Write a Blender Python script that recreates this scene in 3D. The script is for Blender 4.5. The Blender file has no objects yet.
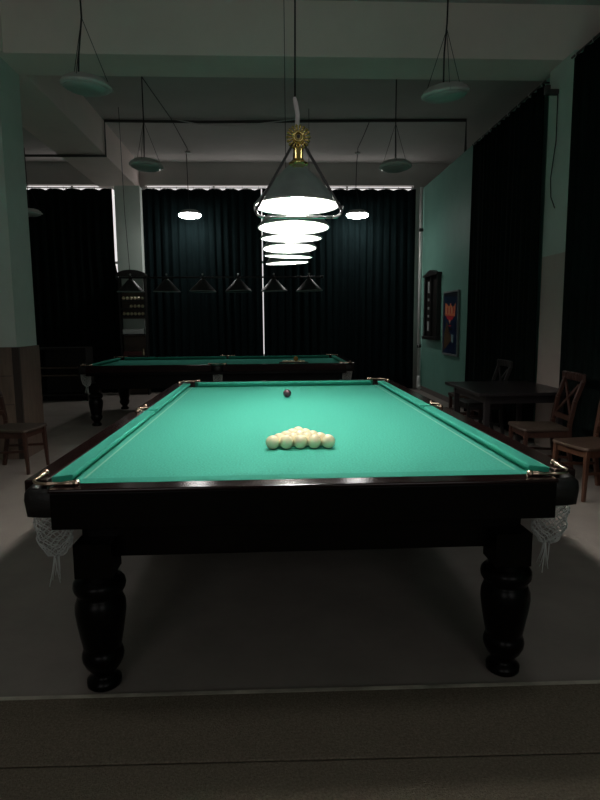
import bpy, bmesh, math, random
from mathutils import Vector, Matrix
random.seed(7)
S = bpy.context.scene
COL = S.collection
PI = math.pi

# ---------------------------------------------------------------- camera
cam_d = bpy.data.cameras.new('camera')
cam = bpy.data.objects.new('camera', cam_d); COL.objects.link(cam)
cam_d.sensor_fit = 'VERTICAL'; cam_d.sensor_height = 36.0
cam_d.lens = 595.07 / 800.0 * 36.0
cam_d.clip_start = 0.05
_p, _y, _r = 0.1313, 0.0476, -0.0084
_f = Vector((math.sin(_y)*math.cos(_p), math.cos(_y)*math.cos(_p), -math.sin(_p)))
_ri = Vector((math.cos(_y), -math.sin(_y), 0)); _up = _ri.cross(_f)
_r2 = _ri*math.cos(_r) + _up*math.sin(_r); _u2 = -_ri*math.sin(_r) + _up*math.cos(_r)
cam.matrix_world = Matrix(((_r2.x, _u2.x, -_f.x, -0.1242), (_r2.y, _u2.y, -_f.y, -3.9055),
                           (_r2.z, _u2.z, -_f.z, 1.419), (0, 0, 0, 1)))
S.camera = cam

# ---------------------------------------------------------------- world, light, exposure
W = bpy.data.worlds.new('world'); S.world = W; W.use_nodes = True
W.node_tree.nodes['Background'].inputs[0].default_value = (0.75, 0.85, 1, 1)
W.node_tree.nodes['Background'].inputs[1].default_value = 0.3
S.view_settings.view_transform = 'Standard'; S.view_settings.look = 'None'
S.view_settings.exposure = 0.0; S.view_settings.gamma = 1.0
S.view_settings.use_curve_mapping = False
BULB = 250.0          # table lamp bulbs
DISC = 32.0            # the two lit pendant lamps
GLASS = 0.85           # overcast daylight behind the closed curtains
NEAR_FILL = 13.0       # unseen area lights added behind the camera to fill the hall
for i, x in enumerate((-1.9, 1.5)):
    L_ = bpy.data.lights.new('near_fill', 'AREA'); L_.shape = 'RECTANGLE'
    L_.size = 1.7; L_.size_y = 2.2; L_.energy = NEAR_FILL; L_.color = (1.0, 0.94, 0.88)
    o = bpy.data.objects.new('near_fill', L_); COL.objects.link(o)
    o.location = (x, -6.93, 2.3); o.rotation_euler = (PI/2, 0, 0)

# ---------------------------------------------------------------- materials
def mat(name, col, rough=0.6, metal=0.0, var=0.0, scale=20.0, bump=0.0, bscale=None, spec=0.5, emit=None, stretch=None):
    m = bpy.data.materials.new(name); m.use_nodes = True
    nt = m.node_tree; b = nt.nodes['Principled BSDF']
    b.inputs['Base Color'].default_value = (*col, 1); b.inputs['Roughness'].default_value = rough
    b.inputs['Metallic'].default_value = metal; b.inputs['Specular IOR Level'].default_value = spec
    if emit:
        b.inputs['Emission Color'].default_value = (*emit[0], 1); b.inputs['Emission Strength'].default_value = emit[1]
    if var or bump:
        tc = nt.nodes.new('ShaderNodeTexCoord'); mp = nt.nodes.new('ShaderNodeMapping')
        if stretch: mp.inputs['Scale'].default_value = stretch
        nt.links.new(tc.outputs['Object'], mp.inputs[0])
    if var:
        n = nt.nodes.new('ShaderNodeTexNoise'); n.inputs['Scale'].default_value = scale
        n.inputs['Detail'].default_value = 5; n.inputs['Roughness'].default_value = 0.65
        nt.links.new(mp.outputs[0], n.inputs['Vector'])
        r = nt.nodes.new('ShaderNodeValToRGB')
        r.color_ramp.elements[0].position = 0.3; r.color_ramp.elements[1].position = 0.7
        r.color_ramp.elements[0].color = (*[c*(1-var) for c in col], 1)
        r.color_ramp.elements[1].color = (*[min(1, c*(1+var)) for c in col], 1)
        nt.links.new(n.outputs['Fac'], r.inputs[0]); nt.links.new(r.outputs[0], b.inputs['Base Color'])
    if bump:
        n2 = nt.nodes.new('ShaderNodeTexNoise'); n2.inputs['Scale'].default_value = bscale or scale
        n2.inputs['Detail'].default_value = 3
        nt.links.new(mp.outputs[0], n2.inputs['Vector'])
        bp = nt.nodes.new('ShaderNodeBump'); bp.inputs['Strength'].default_value = bump; bp.inputs['Distance'].default_value = 0.01
        nt.links.new(n2.outputs['Fac'], bp.inputs['Height']); nt.links.new(bp.outputs[0], b.inputs['Normal'])
    return m

M = {}
M['floor'] = mat('linoleum', (.30, .262, .235), .55, var=.12, scale=3.0, bump=.05, bscale=60)
M['carpet'] = mat('carpet_pile', (.225, .188, .142), .95, var=.35, scale=120, bump=.9, bscale=220, spec=.1)
M['strip'] = mat('worn_strip', (.50, .46, .38), .5, var=.45, scale=5)
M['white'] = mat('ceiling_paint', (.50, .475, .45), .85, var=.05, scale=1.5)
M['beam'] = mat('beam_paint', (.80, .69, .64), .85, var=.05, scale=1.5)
M['greenwall'] = mat('green_wall_paint', (.145, .35, .28), .6, var=.08, scale=2.0)
M['palegreen'] = mat('pale_green_paint', (.55, .63, .575), .7, var=.06, scale=2.0)
M['sidegreen'] = M['palegreen']
M['pinkgrey'] = mat('pink_grey_paint', (.52, .43, .39), .75, var=.06, scale=2)
M['panel'] = mat('wainscot_laminate', (.145, .10, .078), .5, var=.25, scale=6, stretch=(6, 6, .6))
M['paneldark'] = mat('panel_edge', (.03, .02, .016), .5)
M['base'] = mat('baseboard_paint', (.16, .14, .13), .6)
M['ctn'] = mat('curtain_cloth', (.007, .011, .010), .95, var=.25, scale=30, stretch=(1, 1, .15), spec=.03)
M['ctn2'] = mat('curtain_cloth_blue_green', (.006, .012, .013), .95, var=.25, scale=30, stretch=(1, 1, .15), spec=.03)
M['steel'] = mat('brushed_steel', (.55, .55, .55), .35, metal=1)
M['chrome'] = mat('bright_chrome', (.9, .9, .9), .18, metal=1)
M['pipe'] = mat('painted_pipe', (.62, .64, .62), .28, var=.06, scale=8)
M['wire'] = mat('black_cable', (.012, .012, .012), .6)
M['conduit'] = mat('grey_conduit', (.05, .048, .045), .6)
M['palecable'] = mat('pale_cable', (.62, .58, .58), .5)
M['wood'] = mat('ebonised_wood', (.0022, .0018, .0016), .3, var=.2, scale=8, stretch=(1, 6, 6), spec=.13)
M['railwood'] = mat('dark_mahogany', (.015, .007, .0065), .17, var=.3, scale=10, stretch=(1, 6, 6), spec=.25)
M['leather'] = mat('pocket_leather', (.006, .005, .0045), .55, bump=.2, bscale=60)
M['brass'] = mat('pocket_brass', (.75, .55, .42), .25, metal=1)
M['gold'] = mat('polished_gold', (.85, .66, .25), .2, metal=1)
M['net'] = mat('net_cord', (.55, .57, .55), .8)
M['cush'] = mat('cushion_cloth', (.038, .29, .215), .9, var=.1, scale=150, bump=.15, bscale=300, spec=.1)
M['ball'] = mat('ivory_ball', (.95, .83, .56), .2, var=.04, scale=12)
M['ball2'] = mat('maroon_ball', (.035, .008, .016), .1)
M['ballo'] = mat('amber_ball', (.55, .27, .06), .15)
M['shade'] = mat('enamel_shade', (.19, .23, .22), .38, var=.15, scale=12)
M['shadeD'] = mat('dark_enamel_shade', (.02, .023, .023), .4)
M['rim'] = mat('shade_rim', (.35, .37, .36), .35)
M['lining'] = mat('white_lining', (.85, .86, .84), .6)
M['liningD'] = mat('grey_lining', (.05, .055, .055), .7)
M['bulb'] = mat('bulb_glass', (1, 1, 1), .3, emit=((1.0, .97, .90), BULB))
M['bulboff'] = mat('unlit_bulb_glass', (.3, .3, .3), .2)
M['black'] = mat('black_metal', (.015, .015, .015), .35)
M['disc'] = mat('pendant_plastic', (.52, .54, .51), .4, var=.05, scale=10)
M['diff'] = mat('frosted_diffuser', (.34, .40, .37), .35, bump=.15, bscale=90)
M['difflit'] = mat('lit_diffuser', (.9, .9, .9), .5, emit=((1, .98, .95), DISC))
M['diffadd'] = mat('added_lamp_diffuser', (.9, .9, .9), .5, emit=((1, .98, .95), DISC*.22))  # weak glow for the two unseen pendants added at the near end
M['day'] = mat('daylit_glass', (.8, .8, .8), .3, emit=((1.0, .95, .94), GLASS))
M['frame'] = mat('window_frame_paint', (.6, .6, .58), .5)
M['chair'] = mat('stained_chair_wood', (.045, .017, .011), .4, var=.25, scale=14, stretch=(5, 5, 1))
M['chairL'] = mat('light_stained_chair_wood', (.085, .036, .021), .4, var=.25, scale=14, stretch=(5, 5, 1))
M['seat'] = mat('brown_seat_cover', (.06, .040, .030), .6, var=.15, scale=40)
M['seatL'] = mat('tan_seat_cover', (.085, .05, .034), .55, var=.15, scale=40)
M['cafe'] = mat('dark_table_laminate', (.018, .015, .016), .3, var=.15, scale=9)
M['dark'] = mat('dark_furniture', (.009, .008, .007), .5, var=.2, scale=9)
M['shelfback'] = mat('brown_shelf_board', (.10, .072, .05), .6, var=.2, scale=9)
M['tray'] = mat('white_enamel', (.55, .60, .58), .4)
M['red'] = mat('dark_red_box', (.09, .02, .018), .5)
M['pblue'] = mat('poster_blue', (.010, .024, .062), .35, var=.5, scale=4)
M['pframe'] = mat('poster_frame_metal', (.20, .23, .23), .35)
M['porange'] = mat('poster_orange', (.80, .22, .10), .4, var=.2, scale=40)
M['pred'] = mat('poster_red', (.65, .045, .07), .4)
M['pcream'] = mat('poster_cream', (.85, .5, .3), .4)
M['pblack'] = mat('poster_black', (.01, .01, .012), .4)
M['pgold'] = mat('poster_gold', (.08, .045, .022), .5, var=.7, scale=40)
M['pglass'] = mat('poster_pale_blue', (.22, .36, .40), .4)

# bed cloth: green napped cloth with a pale line along the foot of the long cushions
def cloth_mat(name, Nn, inset):
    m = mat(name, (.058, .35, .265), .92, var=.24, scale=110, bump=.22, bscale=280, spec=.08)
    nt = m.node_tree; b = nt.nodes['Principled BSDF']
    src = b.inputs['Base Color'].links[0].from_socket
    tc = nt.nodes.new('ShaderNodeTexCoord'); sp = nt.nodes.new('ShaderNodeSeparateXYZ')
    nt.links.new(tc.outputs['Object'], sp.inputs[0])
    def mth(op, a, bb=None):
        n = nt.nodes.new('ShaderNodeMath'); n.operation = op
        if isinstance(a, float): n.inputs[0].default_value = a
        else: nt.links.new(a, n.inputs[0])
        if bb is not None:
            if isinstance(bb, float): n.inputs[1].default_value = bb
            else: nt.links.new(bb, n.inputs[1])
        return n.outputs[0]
    d = mth('ABSOLUTE', mth('SUBTRACT', mth('ABSOLUTE', sp.outputs[0]), Nn - inset))
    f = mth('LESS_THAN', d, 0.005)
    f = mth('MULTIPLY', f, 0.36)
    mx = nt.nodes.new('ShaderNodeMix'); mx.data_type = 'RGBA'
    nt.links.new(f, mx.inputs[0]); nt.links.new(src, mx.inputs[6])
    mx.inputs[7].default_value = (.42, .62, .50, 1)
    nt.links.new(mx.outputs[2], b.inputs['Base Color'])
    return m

# ---------------------------------------------------------------- mesh helpers
def add_box(bm, x0, x1, y0, y1, z0, z1, mi=0):
    v = [bm.verts.new(p) for p in ((x0,y0,z0),(x1,y0,z0),(x1,y1,z0),(x0,y1,z0),(x0,y0,z1),(x1,y0,z1),(x1,y1,z1),(x0,y1,z1))]
    for f in ((0,3,2,1),(4,5,6,7),(0,1,5,4),(1,2,6,5),(2,3,7,6),(3,0,4,7)):
        bm.faces.new([v[i] for i in f]).material_index = mi
    return v

def add_tube(bm, pts, r, n=8, closed=False, mi=0):
    pts = [Vector(p) for p in pts]; rs = r if isinstance(r, (list, tuple)) else [r]*len(pts)
    rings = []; prev = None
    for i, p in enumerate(pts):
        if closed: t = pts[(i+1) % len(pts)] - pts[i-1]
        else: t = pts[min(i+1, len(pts)-1)] - pts[max(i-1, 0)]
        t.normalize()
        if prev is None:
            a = Vector((0,0,1)) if abs(t.z) < .9 else Vector((1,0,0))
            u = t.cross(a).normalized()
        else:
            u = (prev - t*prev.dot(t)).normalized()
        prev = u; w = t.cross(u)
        rings.append([bm.verts.new(p + (u*math.cos(2*PI*k/n) + w*math.sin(2*PI*k/n))*rs[i]) for k in range(n)])
    m = len(rings)
    for i in range(m if closed else m-1):
        a, b = rings[i], rings[(i+1) % m]
        for k in range(n):
            f = bm.faces.new((a[k], a[(k+1)%n], b[(k+1)%n], b[k])); f.smooth = True; f.material_index = mi
    if not closed:
        bm.faces.new(rings[0][::-1]).material_index = mi; bm.faces.new(rings[-1]).material_index = mi

def add_lathe(bm, prof, n=32, c=(0,0,0), cap=True, mi=0):
    rings = []
    for r, z in prof:
        rings.append([bm.verts.new((c[0]+r*math.cos(2*PI*k/n), c[1]+r*math.sin(2*PI*k/n), c[2]+z)) for k in range(n)])
    for a, b in zip(rings, rings[1:]):
        for k in range(n):
            f = bm.faces.new((a[k], a[(k+1)%n], b[(k+1)%n], b[k])); f.smooth = True; f.material_index = mi
    if cap:
        bm.faces.new(rings[0][::-1]).material_index = mi; bm.faces.new(rings[-1]).material_index = mi

def add_bar(bm, p, q, w, h, taper=1.0, side=None):
    """rectangular bar from p to q, width w along side axis, h across"""
    p, q = Vector(p), Vector(q); t = (q-p).normalized()
    s = Vector(side) if side else (Vector((0,0,1)) if abs(t.z) < .9 else Vector((1,0,0)))
    u = (s - t*s.dot(t)).normalized(); v = t.cross(u)
    A = [bm.verts.new(p + u*a*w/2 + v*b*h/2) for a, b in ((-1,-1),(1,-1),(1,1),(-1,1))]
    B = [bm.verts.new(q + (u*a*w/2 + v*b*h/2)*taper) for a, b in ((-1,-1),(1,-1),(1,1),(-1,1))]
    for k in range(4): bm.faces.new((A[k], A[(k+1)%4], B[(k+1)%4], B[k]))
    bm.faces.new(A[::-1]); bm.faces.new(B)

def add_prism(bm, poly, axis_fn, d0, d1, mi=0):
    a = [bm.verts.new(axis_fn(u, v, d0)) for u, v in poly]; b = [bm.verts.new(axis_fn(u, v, d1)) for u, v in poly]
    n = len(poly)
    for k in range(n): bm.faces.new((a[k], a[(k+1)%n], b[(k+1)%n], b[k])).material_index = mi
    bm.faces.new(a[::-1]).material_index = mi; bm.faces.new(b).material_index = mi

def obj(name, bm, m, parent=None, bevel=0.0, seg=2, loc=None, smooth=False):
    bmesh.ops.recalc_face_normals(bm, faces=bm.faces)
    me = bpy.data.meshes.new(name); bm.to_mesh(me); bm.free()
    for x in (m if isinstance(m, list) else [m]): me.materials.append(M[x] if isinstance(x, str) else x)
    o = bpy.data.objects.new(name, me); COL.objects.link(o)
    if parent: o.parent = parent
    if loc: o.location = loc
    if smooth:
        for p in me.polygons: p.use_smooth = True
    if bevel:
        b = o.modifiers.new('bevel', 'BEVEL'); b.width = bevel; b.segments = seg; b.limit_method = 'ANGLE'
    return o

def tag(o, label, cat, group=None, kind=None):
    o['label'] = label; o['category'] = cat
    if group: o['group'] = group
    if kind: o['kind'] = kind
    return o
def thing(name, label, cat, loc=(0,0,0), rz=0.0, group=None):
    o = bpy.data.objects.new(name, None); COL.objects.link(o)
    o.empty_display_size = .1; o.location = loc; o.rotation_euler = (0, 0, rz)
    return tag(o, label, cat, group)
def struct(name, bm, m, label=None, cat=None, bevel=0.0):
    o = obj(name, bm, m, bevel=bevel); o['kind'] = 'structure'
    if label: o['label'] = label; o['category'] = cat
    return o
def boxes(*bs):
    bm = bmesh.new()
    for b in bs: add_box(bm, *b)
    return bm
def dup(root, loc, rz=None, label=None):
    r = root.copy(); COL.objects.link(r); r.location = loc
    if rz is not None: r.rotation_euler = (0, 0, rz)
    if label: r['label'] = label
    for ch in root.children:
        c = ch.copy(); COL.objects.link(c); c.parent = r
        for g in ch.children:
            d = g.copy(); COL.objects.link(d); d.parent = c
    return r

# ================================================================ STRUCTURE
XL, XR, YN, YF, ZC, ZB = -6.2, 2.95, -7.0, 8.6, 4.55, 4.03
struct('floor', boxes((XL-.2, XR+.2, YN-.2, YF+.3, -.1, 0)), 'floor', 'worn grey brown linoleum floor of the hall', 'floor')
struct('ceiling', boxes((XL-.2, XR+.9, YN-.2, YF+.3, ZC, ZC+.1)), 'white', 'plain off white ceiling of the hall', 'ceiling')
struct('wall_left', boxes((XL-.2, XL, YN-.2, YF+.3, 0, ZC)), 'palegreen', 'pale green far left wall', 'wall')
# right wall: green paint to the cornice height, white band above
XU = 3.65
bm = bmesh.new(); add_box(bm, XR, XU+.2, YN-.2, YF+.3, 0, ZB, 0); add_box(bm, XU, XU+.2, YN-.2, YF+.3, ZB, ZC, 1)
struct('wall_right', bm, ['greenwall', 'white'], 'green right wall with a recessed white band above the curtain rod', 'wall')
struct('baseboard_right', boxes((XR-.018, XR, 3.0, 8.45, 0, .09)), 'base', 'grey baseboard under the green right wall', 'baseboard')
# far wall with two tall window openings
WT = 4.12
struct('wall_back', boxes((XL, -4.95, 8.45, YF, 0, WT), (-3.09, -2.57, 8.45, YF, 0, WT), (2.80, XR, 8.45, YF, 0, WT),
                          (XL, XR, 8.45, YF, WT, ZC), (XR, XR+.7, 8.45, YF, ZB, ZC), (-4.95, -3.09, 8.45, YF, 0, .7), (-2.57, 2.80, 8.45, YF, 0, .7)),
       'white', 'far wall behind the dark curtains', 'wall')
def window(name, x0, x1, n, label):
    bm = bmesh.new()
    for i in range(n+1):
        x = x0 + (x1-x0)*i/n
        add_box(bm, max(x-.02, x0), min(x+.02, x1), 8.53, 8.57, .7, WT)
    for z in (.7, 2.6): add_box(bm, x0, x1, 8.53, 8.57, z, z+.05)
    o = obj(name, bm, 'frame'); o['kind'] = 'structure'; o['label'] = label; o['category'] = 'window'
    obj('pane', boxes((x0, x1, 8.575, 8.59, .7, WT)), 'day', o)
window('window_1', -4.95, -3.09, 2, 'daylit window behind the far left curtain')
window('window_2', -2.57, 2.80, 4, 'wide daylit window behind the pair of far curtains')
# near end wall, with two unseen windows added for light from behind the camera
struct('wall_front', boxes((XR, XR+.7, YN-.2, YN, ZB, ZC), (XL, -2.8, YN-.2, YN, 0, ZC), (-1.0, .6, YN-.2, YN, 0, ZC), (2.4, XR, YN-.2, YN, 0, ZC),
                           (-2.8, -1.0, YN-.2, YN, 0, 1.1), (.6, 2.4, YN-.2, YN, 0, 1.1), (-2.8, -1.0, YN-.2, YN, 3.5, ZC), (.6, 2.4, YN-.2, YN, 3.5, ZC)), 'palegreen')
for i, (x0, x1) in enumerate(((-2.8, -1.0), (.6, 2.4))):
    o = obj('window_%d' % (i+3), boxes((x0, x0+.05, YN-.14, YN-.08, 1.1, 3.5), (x1-.05, x1, YN-.14, YN-.08, 1.1, 3.5), ((x0+x1)/2-.03, (x0+x1)/2+.03, YN-.14, YN-.08, 1.1, 3.5),
            (x0, x1, YN-.14, YN-.08, 1.1, 1.15), (x0, x1, YN-.14, YN-.08, 3.45, 3.5)), 'frame'); o['kind'] = 'structure'
# crossbeam, long beam and pillars
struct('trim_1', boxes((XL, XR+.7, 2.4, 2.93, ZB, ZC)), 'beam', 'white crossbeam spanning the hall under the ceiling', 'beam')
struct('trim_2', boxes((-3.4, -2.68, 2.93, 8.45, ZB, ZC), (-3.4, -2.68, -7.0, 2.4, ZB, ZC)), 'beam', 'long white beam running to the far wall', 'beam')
bm = boxes((-3.42, -2.75, 2.4, 2.93, 1.18, ZB))
struct('trim_3', bm, 'palegreen', 'pale green upper shaft of the left pillar', 'pillar')
bm = bmesh.new(); add_box(bm, -3.43, -2.80, 2.385, 2.945, 0, 1.18, 0); add_box(bm, -2.80, -2.73, 2.385, 2.42, 0, 1.18, 1); add_box(bm, -2.80, -2.73, 2.42, 2.945, 0, 1.18, 0)
for z in (.28, .58, .88): add_box(bm, -3.43, -2.81, 2.383, 2.386, z, z+.005, 1)
struct('trim_4', bm, ['panel', 'paneldark'], 'brown wood panelling around the foot of the left pillar', 'wainscot')
bm = bmesh.new(); add_box(bm, 2.89, XR, 2.17, 2.70, 0, 2.1, 1); add_box(bm, 2.89, XR, 2.17, 2.70, 2.1, ZB, 0)
struct('trim_5', bm, ['palegreen', 'pinkgrey'], 'right pillar, green above and pinkish grey below', 'pillar')
struct('trim_6', boxes((-3.09, -2.615, 8.1, 8.45, 0, ZB)), 'palegreen', 'pale green pillar between the far curtains', 'pillar')
# carpet, its worn strip and second width
def carpet(name, ya, yb, label, z=.010):
    bm = bmesh.new()
    P = [(-6.1, ya(-6.1)), (2.9, ya(2.9)), (2.9, yb(2.9)), (-6.1, yb(-6.1))]
    add_prism(bm, P, lambda u, v, d: Vector((u, v, d)), 0.0, z)
    tag(obj(name, bm, 'carpet', bevel=.004), label, 'carpet')
la = lambda x: -1.790 - .015*(x-.0)
lb = lambda x: -2.147 - .025*x
carpet('carpet', lambda x: lb(x)+.004, lambda x: la(x), 'narrow width of brown grey carpet against the pale strip by the table')
carpet('carpet', lambda x: -6.9, lambda x: lb(x)-.004, 'large brown grey carpet in the foreground', .009)
bm = bmesh.new()
add_prism(bm, [(-6.1, la(-6.1)+.002), (2.9, la(2.9)+.002), (2.9, la(2.9)+.022), (-6.1, la(-6.1)+.022)], lambda u, v, d: Vector((u, v, d)), 0, .009)
struct('trim_7', bm, 'strip', 'thin pale worn strip along the carpet edge', 'floor strip')

# ================================================================ BILLIARD TABLES
def leg_profile(h):
    k = h/.47
    P = [(.058,0),(.066,.008),(.066,.028),(.050,.040),(.040,.052),(.046,.062),(.066,.085),(.078,.110),(.081,.130),(.076,.150),(.070,.158),
         (.073,.168),(.082,.215),(.091,.270),(.0965,.315),(.095,.345),(.085,.372),(.078,.380),(.088,.388),(.097,.402),(.100,.418),(.097,.434),(.086,.446),(.07,.452),(.07,.47)]
    return [(r, z*k) for r, z in P]

def net_bm(r0, depth, tail, lean):
    bm = bmesh.new(); n = 15; rows = 19
    V = {}
    for j in range(rows):
        t = j/(rows-1)
        r = r0*(1-.12*t) * (1 if t < .55 else max(.16, math.sqrt(max(0, 1-((t-.55)/.45)**2))*.9+.1))
        for i in range(n):
            a = 2*PI*(i + (j % 2)*.5)/n
            V[i, j] = bm.verts.new((r*math.cos(a) + lean[0]*t + .004*math.sin(7*i+j), r*math.sin(a) + lean[1]*t, -depth*t + .004*math.sin(3*i+2*j)))
    for j in range(rows-2):
        for i in range(n):
            if j % 2 == 0: l, rr = V[(i-1) % n, j+1], V[i, j+1]
            else: l, rr = V[i, j+1], V[(i+1) % n, j+1]
            bm.faces.new((V[i, j], rr, V[i, j+2], l))
    return bm

def fringe_bm(depth, tail, lean):
    bm = bmesh.new(); rnd = random.Random(3)
    for k in range(7):
        a = rnd.uniform(0, 2*PI); x0, y0 = lean[0]+.012*math.cos(a), lean[1]+.012*math.sin(a)
        dx, dy = rnd.uniform(-.02, .02), rnd.uniform(-.02, .02); ln = tail*rnd.uniform(.55, 1)
        add_tube(bm, [(x0, y0, -depth+.005), (x0+dx*.4, y0+dy*.4, -depth-ln*.5), (x0+dx, y0+dy, -depth-ln)], .0022, 5)
    return bm

def billiard_table(label, loc, rz, H, L, N, group):
    """bed cloth at height H; long axis along local y, half sizes L (length) and N (width) to the cushion noses"""
    T = thing('billiard_table', label, 'billiard table', loc, rz, group)
    c, b = .0685, .085; zt = H + .045
    OX, OY = N + c + b, L + c + b
    # slate bed and cloth
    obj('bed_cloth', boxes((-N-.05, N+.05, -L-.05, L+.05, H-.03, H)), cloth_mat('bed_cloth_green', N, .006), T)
    # cushions
    prof = [(0, .044), (.006, .048), (c, .047), (c, .001), (.035, .001), (.012, .018), (0, .034)]
    gap, cg = .055, .062
    def cushion(kind, s, a, bb):
        bm = bmesh.new()
        def fx(u, v, d): return Vector((s*(N+u), d, H+v))
        def fy(u, v, d): return Vector((d, s*(L+u), H+v))
        f = fx if kind == 'x' else fy
        A = [bm.verts.new(f(u, v, a + math.copysign(u*.55, a-bb))) for u, v in prof]
        B = [bm.verts.new(f(u, v, bb - math.copysign(u*.55, a-bb))) for u, v in prof]
        n = len(prof)
        for k in range(n): bm.faces.new((A[k], A[(k+1)%n], B[(k+1)%n], B[k]))
        bm.faces.new(A); bm.faces.new(B)
        obj('cushion', bm, 'cush', T, bevel=.003)
    for s in (-1, 1):
        cushion('x', s, -L+cg, -gap); cushion('x', s, gap, L-cg); cushion('y', s, -N+cg, N-cg)
    # wooden rails
    for s in (-1, 1):
        for y0, y1 in ((-L-.015, -.075), (.075, L+.015)):
            obj('rail', boxes(tuple(sorted((s*(N+c), s*OX))) + (y0, y1, H-.045, zt+.002)), 'railwood', T, bevel=.006, seg=3)
        obj('rail', boxes((-N-.02, N+.02) + tuple(sorted((s*(L+c), s*OY))) + (zt-.012, zt+.002)), 'railwood', T, bevel=.006, seg=3)
    # aprons
    for s in (-1, 1):
        obj('apron', boxes((-N-.015, N+.015) + tuple(sorted((s*(OY-.045), s*(OY-.006)))) + (H-.10, zt-.013)), 'wood', T, bevel=.003)
        obj('apron', boxes(tuple(sorted((s*(OX-.035), s*(OX-.004)))) + (-L-.01, L+.01, H-.085, H-.046)), 'wood', T, bevel=.003)
    # under frame
    LX, LY = N - .085, L - .035
    obj('under_frame', boxes((-N+.02, N-.02, -L+.06, L-.06, H-.285, H-.031), (-N-.045, N+.045, -L-.045, L+.045, H-.10, H-.031)), 'wood', T, bevel=.006)
    # six turned legs with square heads
    for sx in (-1, 1):
        for y in (-LY, 0, LY):
            bm = bmesh.new(); hh = H-.33
            add_lathe(bm, leg_profile(hh), 28, (sx*LX, y, 0))
            add_box(bm, sx*LX-.070, sx*LX+.070, y-.070, y+.070, hh-.002, H-.2)
            o = obj('leg', bm, 'wood', T)
    # pockets
    def pocket(cx, cy, sx, sy, mid):
        """canonical pocket faces +x+y (corner) or +x (middle); sx, sy mirror it"""
        def mp(p): return Vector((cx + sx*p[0], cy + sy*p[1], p[2]))
        a0, a1 = (-62, 152) if not mid else (-88, 88)
        K = 22
        bm = bmesh.new(); ri, ro = .056, (.094 if not mid else .090)
        zlo, zhi = H-.062, H+.030
        rows = []
        for k in range(K+1):
            a = math.radians(a0 + (a1-a0)*k/K)
            ca, sa = math.cos(a), math.sin(a)
            if not mid:      # squarish outer shape
                q = ro / max(abs(ca), abs(sa))**.55
            else: q = ro
            ring = [(ri*ca, ri*sa, zlo+.02), (ri*ca, ri*sa, zhi), (ri*ca*.5+q*ca*.5, ri*sa*.5+q*sa*.5, zhi+.010), (q*ca*.97, q*sa*.97, zhi-.004), (q*ca, q*sa, zhi-.03), (q*ca*.98, q*sa*.98, zlo+.04), (q*ca*.93, q*sa*.93, zlo)]
            rows.append([bm.verts.new(mp(p)) for p in ring])
        for r0, r1 in zip(rows, rows[1:]):
            for j in range(7):
                bm.faces.new((r0[j], r0[(j+1)%7], r1[(j+1)%7], r1[j])).smooth = True
        bm.faces.new(rows[0]); bm.faces.new(rows[-1][::-1])
        pk = obj('pocket', bm, 'leather', T)
        bm = bmesh.new(); zz = zt + .010
        if not mid:
            arc = [mp((.068*math.cos(math.radians(a)), .068*math.sin(math.radians(a)), zz)) for a in range(-20, 111, 10)]
            pts = [mp((.066, -.095, zz+.002)), mp((.068, -.07, zz+.001)), mp((.070, -.05, zz))] + arc + [mp((-.05, .070, zz)), mp((-.07, .068, zz+.001)), mp((-.10, .066, zz+.002))]
            rr = [.0105, .010, .007] + [.006]*len(arc) + [.007, .010, .0105]
        else:
            arc = [mp((.064*math.cos(math.radians(a)), .064*math.sin(math.radians(a)), zz)) for a in range(-80, 81, 10)]
            pts = [mp((.035, -.115, zz)), mp((.03, -.085, zz))] + arc + [mp((.03, .085, zz)), mp((.035, .115, zz))]
            rr = [.012, .008] + [.006]*len(arc) + [.008, .012]
        add_tube(bm, pts, rr, 8)
        for e in (0, -1):
            bmesh.ops.create_uvsphere(bm, u_segments=10, v_segments=6, radius=rr[e]*1.25, matrix=Matrix.Translation(pts[e]))
        obj('bracket', bm, 'brass', pk)
        lean = (-.005*sx if not mid else .0, -.015*sy if not mid else 0)
        n = obj('net', net_bm(.066, .185, .12, lean), 'net', pk, loc=(cx+sx*.012, cy+sy*(.012 if not mid else 0), H-.05))
        w = n.modifiers.new('cords', 'WIREFRAME'); w.thickness = .0048; w.use_even_offset = False
        obj('fringe', fringe_bm(.185, .12, lean), 'net', pk, loc=(cx+sx*.012, cy+sy*(.012 if not mid else 0), H-.05))
    for sx in (-1, 1):
        for sy in (-1, 1): pocket(sx*(N+.035), sy*(L+.035), sx, sy, False)
        pocket(sx*(N+.062), 0, sx, 1, True)
    return T

H1 = .80
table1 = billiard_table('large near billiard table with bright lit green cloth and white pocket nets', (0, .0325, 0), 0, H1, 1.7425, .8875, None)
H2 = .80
table2 = billiard_table('dim far billiard table standing crosswise in front of the curtains', (-.86, 5.22, 0), PI/2, H2, 1.7425, .8875, None)

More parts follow.
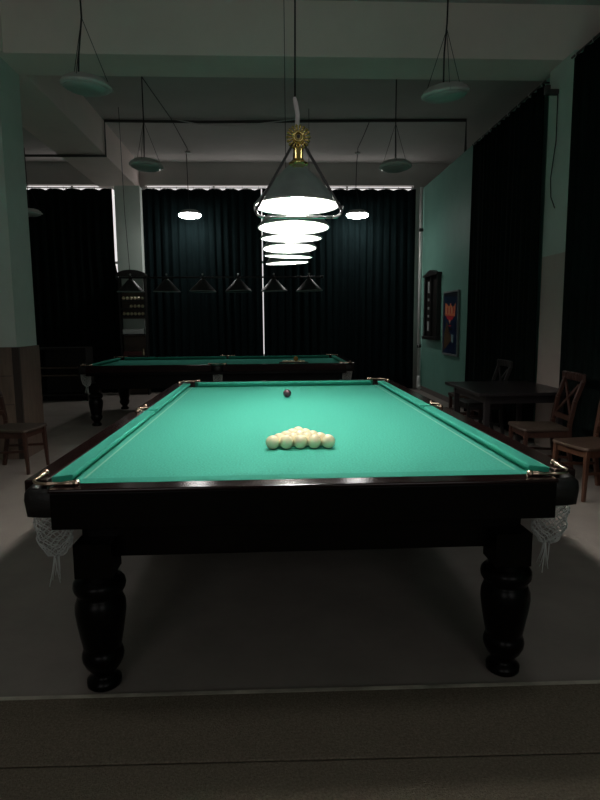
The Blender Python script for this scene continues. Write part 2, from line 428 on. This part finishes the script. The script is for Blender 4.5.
# ---------------------------------------------------------------- balls
def ball_bm(r=.034, u=28, v=16):
    bm = bmesh.new(); bmesh.ops.create_uvsphere(bm, u_segments=u, v_segments=v, radius=r)
    for f in bm.faces: f.smooth = True
    return bm
b0 = obj('billiard_ball', ball_bm(), 'ball')
ordn = ['leftmost', 'second from left', 'middle', 'second from right', 'rightmost']
names = {5: ordn, 4: ['leftmost', 'second from left', 'second from right', 'rightmost'], 3: ['leftmost', 'middle', 'rightmost'], 2: ['left', 'right'], 1: ['single']}
rown = {5: 'front row of five in the ball triangle', 4: 'second row of four in the ball triangle', 3: 'third row of three in the ball triangle', 2: 'fourth row of two in the ball triangle', 1: 'far tip of the ball triangle'}
first = True
for r in range(5):
    n = 5 - r
    for i in range(n):
        o = b0 if first else b0.copy()
        if not first: COL.objects.link(o)
        first = False
        o.location = (.0127 + (i-(n-1)/2)*.0682, -1.0455 + r*.0591, H1 + .0345)
        o.rotation_euler = (random.random()*6, random.random()*6, random.random()*6)
        tag(o, 'cream billiard ball, %s in the %s' % (names[n][i], rown[n]) if n > 1 else 'cream billiard ball at the far tip of the ball triangle', 'ball', 'cream balls racked on the near table')
o = obj('billiard_ball', ball_bm(), 'ball2', loc=(.0012, .937, H1+.0345)); tag(o, 'single dark maroon ball alone at the far end of the lit green cloth', 'ball')

# wooden triangle with balls on the far table
bm = bmesh.new(); tx, ty = .195, 4.58
tri = [(-.205, 0), (.205, 0), (0, .345)]
for (a, bb) in zip(tri, tri[1:]+tri[:1]):
    add_bar(bm, (tx+a[0], ty+a[1], H2+.024), (tx+bb[0], ty+bb[1], H2+.024), .046, .014)
tag(obj('ball_rack', bm, 'dark', bevel=.003), 'black triangular ball rack lying on the far table', 'ball rack')
for i in range(5):
    o = b0.copy(); COL.objects.link(o); o.location = (tx + (i-2)*.0682, ty + .043, H2+.0345)
    tag(o, 'cream ball, %s in the front row of the far black rack' % ordn[i], 'ball', 'cream balls in the rack on the far table')
for r_, n_ in ((1, 4),):
    for i in range(n_):
        o = b0.copy(); COL.objects.link(o); o.location = (tx + (i-1.5)*.0682, ty + .043 + .0591, H2+.0345)
        tag(o, 'cream ball, %s in the back row of the far black rack' % names[4][i], 'ball', 'cream balls in the rack on the far table')
o = obj('billiard_ball', ball_bm(), 'ballo', loc=(tx+.0341, ty+.0726, H2+.0345+.0545)); tag(o, 'amber ball resting on top of the racked balls on the far table', 'ball')

# ================================================================ TABLE LAMPS
def cone_shade(parent, c, tilt, outer, lining, bulb, R=.205, h=.19, rim='rim', axis='y'):
    bm = bmesh.new()
    add_lathe(bm, [(R, 0), (R*.97, .012), (.105, h*.58), (.045, h*.93), (.030, h), (.0, h+.001)][:5], 48, cap=False)
    bm.faces.new([v for v in bm.verts if abs(v.co.z-h) < 1e-5])
    s = obj('shade', bm, outer, parent, loc=c); s.rotation_euler = tilt
    sd = s.modifiers.new('thick', 'SOLIDIFY'); sd.thickness = .002
    bm = bmesh.new(); add_lathe(bm, [(R-.004, .001), (.10, h*.56), (.04, h*.88), (.005, h*.9)], 48, cap=False)
    obj('lining', bm, lining, s)
    bm = bmesh.new(); add_lathe(bm, [(R+.002, .004), (R+.003, -.001), (R-.001, -.004), (R-.006, -.001), (R-.005, .004)], 48, cap=False)
    obj('shade_rim', bm, rim, s)
    bm = bmesh.new(); add_lathe(bm, [(.012, h*.9), (.018, h*.72), (.036, .088), (.040, .066), (.036, .046), (.022, .030), (.004, .026)], 20, cap=True)
    obj('bulb', bm, bulb, s)
    bm = bmesh.new(); add_lathe(bm, [(.026, h-.004), (.028, h+.012), (.016, h+.022), (.014, h+.05)], 16, cap=True)
    obj('shade_cap', bm, 'black', s)
    return s

lamp1 = thing('billiard_lamp', 'lit lamp bar of six grey cone shades hanging over the near table', 'lamp', (.008, 0, 1.908), -.0105)
ys = (-1.28, -.78, -.28, .21, .71, 1.21)
tilts = ((-.02, 0, 0), (-.045, .0, 0), (.01, .0, 0), (-.055, -.01, 0), (.035, .04, 0), (.02, -.04, 0))
for y, t in zip(ys, tilts):
    cone_shade(lamp1, (0, y, -.014 if y == -.78 else 0), t, 'shade', 'lining', 'bulb', R=.182, h=.168)
bm = bmesh.new(); add_tube(bm, [(0, -1.49, .212), (0, 1.42, .212)], .011, 12); obj('lamp_bar', bm, 'black', lamp1)
def end_frame(y, s):
    # triangular strap frame with rounded lower corners
    bm = bmesh.new(); pts = []
    zt_, zb, hw, rc = .205, -.084, .172, .036
    pts.append(Vector((-.012, y, zt_)));
    for a in range(200, 271, 10): pts.append(Vector((-hw+rc+rc*math.cos(math.radians(a-0)), y, zb+rc+rc*math.sin(math.radians(a)))))
    for a in range(270, 341, 10): pts.append(Vector((hw-rc+rc*math.cos(math.radians(a)), y, zb+rc+rc*math.sin(math.radians(a)))))
    pts.append(Vector((.012, y, zt_)))
    n = len(pts)
    for i in range(n-1):
        p, q = pts[i], pts[i+1]
        if 3 <= i <= n-5: continue
        add_bar(bm, p, q, .014, .009, side=(0, 1, 0))
    fr = obj('end_frame', bm, 'black', lamp1)
    bm = bmesh.new()
    add_tube(bm, [(-hw+rc, y, zb)] + [(x, y, zb) for x in (-.05, .05)] + [(hw-rc, y, zb)], .0055, 8)
    for sg in (-1, 1):
        add_tube(bm, [(sg*(hw-rc+rc*math.sin(a)), y-.001, zb+rc-rc*math.cos(a)) for a in [k*.22 for k in range(9)]], .0055, 8)
    obj('frame_foot', bm, 'chrome', fr)
    # gold sunburst
    bm = bmesh.new()
    for k in range(18):
        a = 2*PI*k/18
        add_tube(bm, [(.020*math.cos(a), y-.012, .212+.020*math.sin(a)), (.042*math.cos(a), y-.012, .212+.042*math.sin(a))], [.0025, .0052], 8)
        bmesh.ops.create_uvsphere(bm, u_segments=8, v_segments=6, radius=.006, matrix=Matrix.Translation((.042*math.cos(a), y-.012, .212+.042*math.sin(a))))
    add_tube(bm, [(0, y-.016, .212), (0, y+.012, .212)], .024, 24)
    add_tube(bm, [(.017*math.cos(a), y-.02, .212+.017*math.sin(a)) for a in [2*PI*k/20 for k in range(20)]], .005, 8, closed=True)
    ro = obj('sunburst', bm, 'gold', lamp1)
    bm = bmesh.new(); add_tube(bm, [(0, y-.026, .212), (0, y-.015, .212)], .007, 12); obj('hub', bm, 'black', ro)
    bm = bmesh.new()
    add_lathe(bm, [(.030, .112), (.034, .120), (.024, .128), (.018, .136), (.020, .17), (.014, .18)], 20, (0, y, 0))
    for k in range(6): bmesh.ops.create_uvsphere(bm, u_segments=8, v_segments=6, radius=.008, matrix=Matrix.Translation((.03*math.cos(k*PI/3), y+.03*math.sin(k*PI/3), .117)))
    obj('gold_neck', bm, 'gold', lamp1)
end_frame(-1.50, 1)
bm = bmesh.new(); add_tube(bm, [(-.006, -1.46, .225), (.0, -1.46, .31), (-.008, -1.46, .355), (-.012, -1.46, .375)], [.009, .009, .009, .006], 8); obj('cable_sleeve', bm, 'palecable', lamp1)
bm = bmesh.new(); add_tube(bm, [(-.010, -1.46, .37), (-.006, -1.46, .8), (-.016, -1.46, 1.3), (-.016, -1.46, ZC-1.908)], .004, 6); obj('suspension_cable', bm, 'wire', lamp1)
bm = bmesh.new(); add_tube(bm, [(0, 1.38, .215), (0, 1.38, ZC-1.908)], .003, 6); obj('suspension_cable', bm, 'wire', lamp1)

lamp2 = thing('billiard_lamp', 'unlit lamp bar of six black cone shades over the far table', 'lamp', (-.883, 5.4, 1.885))
for k in range(6):
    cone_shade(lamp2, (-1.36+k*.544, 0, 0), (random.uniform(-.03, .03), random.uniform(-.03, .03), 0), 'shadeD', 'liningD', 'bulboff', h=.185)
bm = bmesh.new(); add_tube(bm, [(-1.56, 0, .212), (1.56, 0, .212)], .013, 10)
for x in (-1.56, 1.56): bmesh.ops.create_uvsphere(bm, u_segments=12, v_segments=8, radius=.026, matrix=Matrix.Translation((x, 0, .212)))
obj('lamp_bar', bm, 'black', lamp2)
for k in range(6):
    bm = bmesh.new(); bmesh.ops.create_uvsphere(bm, u_segments=10, v_segments=6, radius=.016, matrix=Matrix.Translation((-1.36+k*.544, 0, .258)))
    obj('finial', bm, 'steel', lamp2)
bm = bmesh.new()
add_tube(bm, [(-1.36, 0, .25), (-1.40, .0, 1.2), (-1.42, 0, ZC-1.885)], .004, 6); obj('suspension_cable', bm, 'wire', lamp2)
bm = bmesh.new(); add_tube(bm, [(1.36, 0, .25), (1.37, 0, ZC-1.885)], .004, 6); obj('suspension_cable', bm, 'wire', lamp2)

# ================================================================ PENDANT LAMPS
def pendant(label, x, y, z, lit, tilt=(0, 0), cab=None, R=.215):
    P = thing('pendant_lamp', label, 'pendant lamp', (x, y, z), 0, 'round pendant lamps on the ceiling')
    bm = bmesh.new(); k = R/.215
    add_lathe(bm, [(.02, .085), (.13, .082), (.162, .072), (.168, .048), (.196, .048), (.203, .028), (.214, .024), (.215, .008), (.200, -.004), (.188, -.004)], 40, cap=False)
    bm.faces.new([v for v in bm.verts if abs(v.co.z-.085) < 1e-5])
    b = obj('lamp_body', bm, 'disc', P); b.scale = (k, k, k); b.rotation_euler = (*tilt, 0)
    bm = bmesh.new(); add_lathe(bm, [(.192, .0), (.185, -.014), (.150, -.030), (.08, -.040), (.004, -.042)] if not lit else [(.214, .004), (.216, -.010), (.208, -.030), (.180, -.048), (.120, -.060), (.05, -.064), (.004, -.065)], 40, cap=True)
    obj('diffuser', bm, ('diffadd' if y < 0 else 'difflit') if lit else 'diff', b)
    bm = bmesh.new()
    for a in (.4, 2.5, 4.6):
        bmesh.ops.create_uvsphere(bm, u_segments=8, v_segments=6, radius=.011, matrix=Matrix.Translation((.216*math.cos(a), .216*math.sin(a), .012)))
    obj('clip', bm, 'steel', b)
    bm = bmesh.new(); top = ZC - z
    cab = cab or [(0, 0, .08), (0, 0, top)]
    add_tube(bm, cab, .0075, 6); obj('cable', bm, 'wire', P)
    if not lit:
        bm = bmesh.new()
        for a in (.4, 2.5, 4.6): add_tube(bm, [(.19*math.cos(a), .19*math.sin(a), .04), (cab[-2][0] if len(cab) > 2 else 0, 0, .55)], .003, 5)
        obj('hanging_strand', bm, 'wire', P)
    else:
        bm = bmesh.new(); add_lathe(bm, [(.05, top-.03), (.05, top)], 16); obj('ceiling_rose', bm, 'disc', P)
    return P
T3 = ZC - 3.42
pendant('unlit round pendant lamp at upper left, in front of the crossbeam', -1.65, 1.5, 3.39, False, (.05, .06), [(-.06, 0, .08), (-.05, 0, .25), (-.01, 0, .55), (-.02, 0, T3+.03)], .21)
pendant('unlit round pendant lamp at upper right, in front of the crossbeam', 1.45, 1.6, 3.39, False, (.10, -.10), [(-.02, 0, .08), (-.02, 0, .35), (.0, 0, .6), (.01, 0, T3+.03)], .21)
pendant('unlit round pendant lamp on the left beyond the crossbeam', -1.69, 4.13, 3.40, False, (-.02, .05), [(-.02, 0, .08), (-.01, 0, .5), (-.01, 0, T3+.02)])
pendant('unlit round pendant lamp on the right beyond the crossbeam', 1.53, 4.13, 3.40, False, (-.02, -.03), [(0, 0, .08), (0, 0, .5), (0, 0, T3+.02)])
pendant('glowing round pendant lamp hanging left in front of the curtains', -1.61, 7.7, 3.42, True, (0, 0), [(.0, 0, .08), (-.02, 0, .5), (-.03, 0, T3), (-.03, 0, T3-.01), (-.28, -1.6, T3-.006), (-.5, -2.6, T3-.006)][:3], .207)
pendant('glowing round pendant lamp hanging right in front of the curtains', 1.55, 7.7, 3.42, True, (0, 0), [(.06, 0, .08), (-.03, 0, .5), (-.02, 0, .9), (0, 0, T3)], .207)
pendant('unlit round pendant lamp half hidden beside the left pillar', -4.48, 7.5, 3.40, False, (0, 0), [(0, 0, .08), (-.01, 0, .5), (-.02, 0, T3+.02)])
pendant('unseen round pendant lamp added over the left near end of the table', -1.6, -1.75, 3.42, True)  # this pair hangs out of view, added to light the near end from above
pendant('unseen round pendant lamp added over the right near end of the table', 1.5, -1.75, 3.42, True)
# surface cables along the ceiling to the lit lamps
for (pts, lab) in (([(-1.635, 7.69, ZC-.006), (-1.59, 7.5, ZC-.006), (-1.62, 5.85, ZC-.006), (-1.72, 4.44, ZC-.006), (-1.8, 3.0, ZC-.006)], 'thin cable clipped along the ceiling to the left glowing lamp'),
                   ([(1.55, 7.69, ZC-.006), (1.51, 7.4, ZC-.006), (1.50, 6.6, ZC-.006), (1.48, 5.86, ZC-.006)], 'thin cable clipped along the ceiling to the right glowing lamp')):
    bm = bmesh.new(); add_tube(bm, pts, .007, 6); tag(obj('ceiling_cable', bm, 'wire'), lab, 'cable')
# conduit that crosses the ceiling, drops down the long beam and the right wall
bm = bmesh.new(); zc = ZC - .022
add_tube(bm, [(-3.4, 5.95, ZB-.022), (-4.2, 5.95, ZB-.022)], .02, 8)
add_tube(bm, [(-3.4, 5.95, ZB-.022), (-2.66, 5.95, ZB-.022), (-2.655, 5.95, zc), (-1.0, 5.93, zc-.01), (.3, 5.9, zc), (2.99, 5.8, zc), (2.99, 5.8, ZB+.004)], .022, 8)
tag(obj('conduit', bm, 'conduit'), 'dark pipe run across the ceiling with a drop at each end', 'pipe')
bm = bmesh.new(); add_tube(bm, [(-1.6, 5.86, ZC-.012), (-1.2, 5.86, ZC-.09), (-.8, 5.86, ZC-.105), (-.3, 5.86, ZC-.08), (.3, 5.84, ZC-.012)], .009, 6)
tag(obj('loose_cable', bm, 'palecable'), 'pale cable sagging under the dark ceiling pipe', 'cable')

# ================================================================ CURTAINS
def curtain(label, p0, p1, z0, z1, mat_, folds, amp, seed, hang=0, flare=None, group='dark floor length curtains', rod_y=None):
    rnd = random.Random(seed); bm = bmesh.new()
    p0, p1 = Vector(p0), Vector(p1); d = p1-p0; ln = d.length; d.normalize(); nrm = Vector((-d.y, d.x))
    nu = int(folds*9); nv = 14
    ph = [rnd.uniform(0, 6.28) for _ in range(4)]
    G = []
    for i in range(nu+1):
        u = i/nu; col = []
        for j in range(nv+1):
            v = j/nv; z = z0 + (z1-z0)*v
            w = u + .012*math.sin(9*u+ph[0])*(1-v)
            a = amp*(.75+.25*math.sin(5*u*folds/6+ph[1]))*(.7+.5*(1-v))
            off = a*math.sin(2*PI*folds*w+ph[2]) + .35*a*math.sin(2*PI*folds*2.3*w+ph[3]+v)
            s = u*ln
            if flare and z < flare[0]: s += flare[1]*u**4*min(1, (flare[0]-z)/.08)
            sag = hang*(abs(math.sin(PI*folds*.5*u + ph[0])) - 1)*(1 if j == nv else 0)
            q = p0 + d*s + nrm*off
            col.append(bm.verts.new((q.x, q.y, z+sag)))
        G.append(col)
    for i in range(nu):
        for j in range(nv):
            bm.faces.new((G[i][j], G[i+1][j], G[i+1][j+1], G[i][j+1])).smooth = True
    o = obj('curtain', bm, mat_); tag(o, label, 'curtain', group)
    sd = o.modifiers.new('thick', 'SOLIDIFY'); sd.thickness = .004
    # hooks along the top
    hb = bmesh.new(); m = max(3, int(ln/.30))
    for k in range(m+1):
        q = p0 + d*ln*(.02+.96*k/m) - nrm*0
        add_tube(hb, [(q.x+.018*math.cos(a)*nrm.x, q.y+.018*math.cos(a)*nrm.y, z1+.008+.026*math.sin(a)) for a in [2*PI*t/10 for t in range(10)]], .004, 5, closed=True)
    obj('ring', hb, 'steel', o)
    return o
CY = 8.2
curtain('dark curtain over the far left window, beside the left pillar', (-5.0, CY), (-3.15, CY), .03, 4.0, 'ctn', 11, .028, 1, .03, (2.40, .05))
curtain('left half of the dark curtain pair on the far wall', (-2.59, CY), (-.280, CY), .03, 4.0, 'ctn2', 15, .030, 2, .03)
curtain('right half of the dark curtain pair on the far wall', (-.258, CY), (2.79, CY), .03, 4.0, 'ctn2', 20, .030, 3, .03)
curtain('dark curtain on the right wall, behind the cafe table', (2.85, 2.74), (2.85, 4.99), .03, 3.93, 'ctn', 15, .028, 4, .02)
curtain('dark curtain at the right edge, nearer than the right pillar', (2.85, -2.2), (2.85, 2.13), .03, 3.93, 'ctn', 26, .028, 5, .02)
def rod(label, a, b):
    t = thing('curtain_rod', label, 'curtain rod', a); a, b = Vector(a), Vector(b); v = b-a
    bm = bmesh.new(); add_tube(bm, [(0, 0, 0), v], .011, 8); obj('pole', bm, 'steel' if abs(v.x) > 1 else 'conduit', t)
    for f in (.02, .5, .98):
        bm = bmesh.new(); q = v*f
        if abs(v.x) > 1: add_bar(bm, q, q+Vector((0, 8.45-a.y, 0)), .014, .014)
        else: add_bar(bm, q, q+Vector((XR-a.x, 0, 0)), .014, .014)
        obj('bracket', bm, 'black', t)
rod('steel rod over the far left curtain', (-4.98, CY, 4.012), (-3.12, CY, 4.012))
rod('steel rod over the far curtain pair', (-2.60, CY, 4.012), (2.83, CY, 4.012))
rod('dark rod over the curtain behind the cafe table', (2.85, 2.71, 3.945), (2.85, 5.03, 3.945))
rod('dark rod over the curtain at the right edge', (2.85, -2.25, 3.945), (2.85, 2.15, 3.945))

# ================================================================ RIGHT WALL: riser, cue rack, poster, pillar cable
t = thing('riser_pipe', 'pale vertical heating pipe in the far right corner', 'pipe', (2.89, 8.14, 0))
bm = bmesh.new(); add_tube(bm, [(0, 0, .3), (0, 0, 4.02)], .036, 14); add_tube(bm, [(0, 0, .3), (0, 0, .16), (0, -.02, .07), (0, -.08, .05)], [.036, .042, .042, .042], 12); obj('pipe', bm, 'pipe', t)
for z in (.9, 3.2):
    bm = bmesh.new(); add_tube(bm, [(0, 0, z-.03), (0, 0, z+.03)], .046, 12); add_bar(bm, (0, 0, z), (.046, 0, z), .03, .02); obj('clamp', bm, 'black', t)

t = thing('cue_rack', 'dark wooden wall rack with a moulded crown on the green wall', 'cue rack', (XR, 7.3, 0))
bm = bmesh.new()
obj('back_board', boxes((-.03, -.002, -.46, .46, 1.12, 2.24)), 'dark', t)
for y in (-.46, -.02, .40): obj('upright', boxes((-.075, -.03, y, y+.07, 1.12, 2.24)), 'dark', t, bevel=.004)
bm = bmesh.new(); pr = [(-.50, 2.24), (.50, 2.24), (.50, 2.28), (.30, 2.29), (.16, 2.33), (0, 2.35), (-.16, 2.33), (-.30, 2.29), (-.50, 2.28)]
add_prism(bm, pr, lambda u, v, d: Vector((d, u, v)), -.10, -.002); obj('crown', bm, 'dark', t, bevel=.004)
obj('shelf', boxes((-.10, -.002, -.50, .50, 1.06, 1.12)), 'dark', t, bevel=.006)
for z, h in ((1.22, .18), (1.47, .05), (1.62, .05), (1.78, .05), (1.93, .22)):
    obj('pale_fitting', boxes((-.075, -.03, .10, .17, z, z+h)), 'tray', t, bevel=.004)
    
t = thing('poster', 'blue framed advertising poster with orange crest on the green wall', 'poster', (XR-.004, 6.16, 0))
PY, PZ0, PZ1 = .40, .85, 1.88
obj('poster_sheet', boxes((-.022, -.002, -PY, PY, PZ0, PZ1)), 'pblue', t)
obj('poster_frame', boxes((-.034, 0, -PY-.03, -PY, PZ0-.03, PZ1+.03), (-.034, 0, PY, PY+.015, PZ0-.03, PZ1+.03), (-.034, 0, -PY, PY, PZ1, PZ1+.03), (-.034, 0, -PY, PY, PZ0-.03, PZ0)), 'pframe', t, bevel=.003)
def flat(name, poly, m, x=-.022, th=.002):     # poly in (left-to-right as seen, height)
    bm = bmesh.new(); add_prism(bm, [(-u, v) for u, v in poly], lambda u, v, d: Vector((d, u, v)), x-th, x+.0005); return obj(name, bm, m, t)
flat('crest', [(-.31, 1.50), (.26, 1.48), (.27, 1.70), (.20, 1.66), (.13, 1.63), (.05, 1.66), (.0, 1.71), (-.05, 1.66), (-.14, 1.66), (-.22, 1.70), (-.32, 1.72)], 'porange')
flat('crest_ribbon', [(-.26, 1.495), (.20, 1.48), (.12, 1.43), (.04, 1.42), (-.02, 1.38), (-.09, 1.42), (-.18, 1.44)], 'pred')
flat('crest_tip', [(-.07, 1.425), (.02, 1.42), (-.02, 1.355)], 'pcream', -.0245)
for i, (u, hgt) in enumerate(((-.25, .13), (-.17, .10), (-.09, .13), (-.01, .10), (.07, .13), (.15, .10))):
    flat('lettering', [(u, 1.53), (u+.03, 1.53), (u+.03, 1.53+hgt), (u, 1.53+hgt)], 'pred' if i % 2 else 'pcream', -.0245)
flat('caption', [(-.12, 1.28), (.14, 1.28), (.12, 1.25), (-.06, 1.25)], 'pblack')
flat('caption', [(-.10, 1.33), (.06, 1.33), (.06, 1.315), (-.10, 1.315)], 'pred')
flat('dark_top', [(-.38, 1.87), (.38, 1.87), (.38, 1.80), (-.38, 1.83)], 'pblack', -.0222)
flat('figure', [(-.36, .90), (-.1, 1.00), (.10, 1.08), (.06, 1.16), (-.05, 1.22), (-.14, 1.34), (-.24, 1.40), (-.26, 1.28), (-.34, 1.20)], 'pgold')
flat('pale_glass', [(.09, 1.06), (.18, 1.04), (.19, 1.17), (.08, 1.18)], 'pglass', -.0245)

t = thing('wall_bracket', 'small dark bracket with loose cord high on the right pillar', 'bracket', (2.89, 2.50, 3.76))
obj('arm', boxes((-.12, 0, -.03, .03, -.03, .02), (-.14, -.09, -.03, .03, -.03, .06)), 'conduit', t, bevel=.006)
bm = bmesh.new(); add_tube(bm, [(-.010, -.02, -.03), (-.012, -.03, -.5), (-.010, .06, -.85), (-.012, .03, -1.05), (-.012, -.07, -1.18)], .0055, 6); obj('cord', bm, 'wire', t)

# ================================================================ BALL SHELF on the far pillar
bx0, bx1, by0, by1 = -3.06, -2.54, 7.86, 8.095
t = thing('ball_shelf', 'tall narrow ball shelf with an arched crown against the far pillar', 'shelf', (0, 0, 0))
for x in (bx0, bx1-.03): obj('side_board', boxes((x, x+.03, by0+.06, by1, .0, 2.34)), 'dark', t)
bm = bmesh.new(); mid = (bx0+bx1)/2
pr = [(bx0-.02, 2.30)] + [(mid + .285*math.cos(a)*-1, 2.315+.115*math.sin(a)) for a in [PI*k/12 for k in range(13)]] + [(bx1+.02, 2.30)]
add_prism(bm, pr, lambda u, v, d: Vector((u, d, v)), by0, by1); obj('crown', bm, 'dark', t)
obj('back_board', boxes((bx0+.03, bx1-.03, by1-.02, by1-.003, 1.50, 2.02), (bx0+.03, bx1-.03, by1-.02, by1-.003, .0, 1.17)), 'shelfback', t)
for z in (1.86, 1.705, 1.56, 1.20, .78): obj('shelf', boxes((bx0+.03, bx1-.03, by0+.02, by1-.02, z-.022, z)), 'dark', t)
sball = obj('billiard_ball', ball_bm(.033, 14, 10), 'ball'); fst = True
for z, idx, nm in ((1.86, range(6), 'top'), (1.705, range(2, 6), 'middle'), (1.56, range(6), 'bottom')):
    for n_, i in enumerate(idx):
        o = sball if fst else sball.copy()
        if not fst: COL.objects.link(o)
        fst = False
        o.location = (bx0+.085+i*.072, by0+.11, z+.034)
        pos = ['first', 'second', 'third', 'fourth', 'fifth', 'sixth'][n_]
        tag(o, 'tiny cream ball, %s from left on the %s row of the far shelf' % (pos, nm), 'ball', 'cream balls on the far shelf')
bm = bmesh.new(); add_box(bm, bx0+.05, bx1-.07, by0+.05, by0+.2, 1.2, 1.30); tag(obj('tray', bm, 'tray', bevel=.01), 'white tray on the shelf below the ball rows', 'tray')
bm = bmesh.new(); add_box(bm, bx0+.05, bx1-.12, by0+.05, by0+.18, .78, .86); tag(obj('box', bm, 'red', bevel=.006), 'dark red box on the lowest level of the far ball shelf', 'box')
bm = bmesh.new(); add_lathe(bm, [(.022, 0), (.026, .05), (.012, .08), (.012, .13)], 12, (bx1-.09, by0+.11, .78)); tag(obj('bottle', bm, 'ball'), 'small pale bottle beside the dark red box on the far shelf', 'bottle')

# low dark cabinet behind the left pillar
t = thing('cabinet', 'low dark cabinet half hidden behind the left pillar', 'cabinet', (-3.95, 7.35, 0))
obj('body', boxes((-.45, -.42, -.22, .22, 0, .95), (.42, .45, -.22, .22, 0, .95), (-.42, .42, .19, .22, 0, .95), (-.45, .45, -.24, .22, .95, .98)), 'dark', t)
for z in (.10, .46, .60): obj('shelf', boxes((-.42, .42, -.22, .19, z, z+.025)), 'shelfback' if z > .2 else 'dark', t)

# ================================================================ CAFE TABLE AND CHAIRS
t = thing('cafe_table', 'dark rectangular cafe table by the right curtain', 'table', (2.30, 2.14, 0))
obj('tabletop', boxes((-.47, .47, -.56, .56, .70, .73)), 'cafe', t, bevel=.004)
obj('apron', boxes((-.38, .38, -.49, -.465, .62, .70), (-.38, .38, .465, .49, .62, .70), (-.38, -.355, -.465, .465, .62, .70), (.355, .38, -.465, .465, .62, .70)), 'cafe', t)
for sx in (-1, 1):
    for sy in (-1, 1):
        bm = bmesh.new(); add_bar(bm, (sx*.36, sy*.47, .70), (sx*.36, sy*.47, 0), .055, .055, .8); obj('leg', bm, 'cafe', t, bevel=.004)

def make_chair(label, loc, rz, wood, seat, SH=.43):
    """faces local +x"""
    t = thing('dining_chair', label, 'chair', loc, rz, 'wooden cross back chairs')
    bm = bmesh.new()
    pts = [(-.20, -.19), (.20, -.215), (.225, -.18), (.232, 0), (.225, .18), (.20, .215), (-.20, .19)]
    add_prism(bm, pts, lambda u, v, d: Vector((u, v, d)), SH-.028, SH); obj('seat', bm, seat, t, bevel=.010, seg=3)
    obj('seat_frame', boxes((-.18, .19, -.185, -.165, SH-.085, SH-.028), (-.18, .19, .165, .185, SH-.085, SH-.028), (.17, .19, -.165, .165, SH-.085, SH-.028), (-.20, -.18, -.165, .165, SH-.085, SH-.028)), wood, t)
    for s in (-1, 1):
        bm = bmesh.new(); add_bar(bm, (.185, s*.18, SH-.028), (.205, s*.19, 0), .038, .038, .68); obj('leg', bm, wood, t, bevel=.004)
        bm = bmesh.new(); pp = [(-.245, s*.175, 0), (-.20, s*.175, SH*.6), (-.198, s*.175, SH+.03), (-.235, s*.177, .70), (-.30, s*.18, .885)]
        for a, b in zip(pp, pp[1:]): add_bar(bm, a, b, .036, .032, side=(1, 0, 0))
        obj('leg', bm, wood, t, bevel=.003)
        bm = bmesh.new()
        add_bar(bm, (-.212, s*.155, .56), (-.285, s*-.13, .84), .028, .014, side=(0, 1, .0)); obj('back_slat', bm, wood, t)
    bm = bmesh.new(); tr = []
    for k in range(9):
        y = -.215 + .43*k/8; cx = -.300 - .022*math.cos(PI*(k-4)/8) + .022
        tr.append((cx, y))
    for a, b in zip(tr, tr[1:]): add_bar(bm, (a[0]-.014, a[1], .905), (b[0]-.014, b[1], .905), .075, .026)
    obj('top_rail', bm, wood, t, bevel=.008)
    bm = bmesh.new(); add_bar(bm, (-.207, -.17, .545), (-.207, .17, .545), .045, .018); obj('lower_back_rail', bm, wood, t)
    for s in (-1, 1):
        bm = bmesh.new(); add_bar(bm, (.185, s*.18, .22), (-.215, s*.175, .2), .022, .016); obj('stretcher', bm, wood, t)
    return t
make_chair('brown cross back chair facing the cafe table on its near side', (2.31, 1.34, 0), PI-.05, 'chair', 'seat', .465)
make_chair('nearest brown wooden chair at the right edge, by the table corner', (2.46, .72, 0), PI+.2, 'chairL', 'seatL')
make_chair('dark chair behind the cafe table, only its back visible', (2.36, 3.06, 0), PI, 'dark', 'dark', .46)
make_chair('brown wooden chair in front of the left pillar', (-2.62, 1.93, 0), -.12, 'chair', 'seat')
# dark stool beyond the cafe table
t = thing('stool', 'dark boxy stool in the shade beyond the cafe table', 'stool', (2.42, 3.75, 0))
obj('seat', boxes((-.18, .18, -.18, .18, .42, .46)), 'seat', t, bevel=.008)
for sx in (-1, 1):
    for sy in (-1, 1): obj('leg', boxes((sx*.15-.02, sx*.15+.02, sy*.15-.02, sy*.15+.02, 0, .42)), 'chair', t)
obj('rung', boxes((-.13, .13, -.16, -.14, .15, .19), (-.13, .13, .14, .16, .15, .19), (-.16, -.14, -.13, .13, .22, .26), (.14, .16, -.13, .13, .22, .26)), 'chair', t)
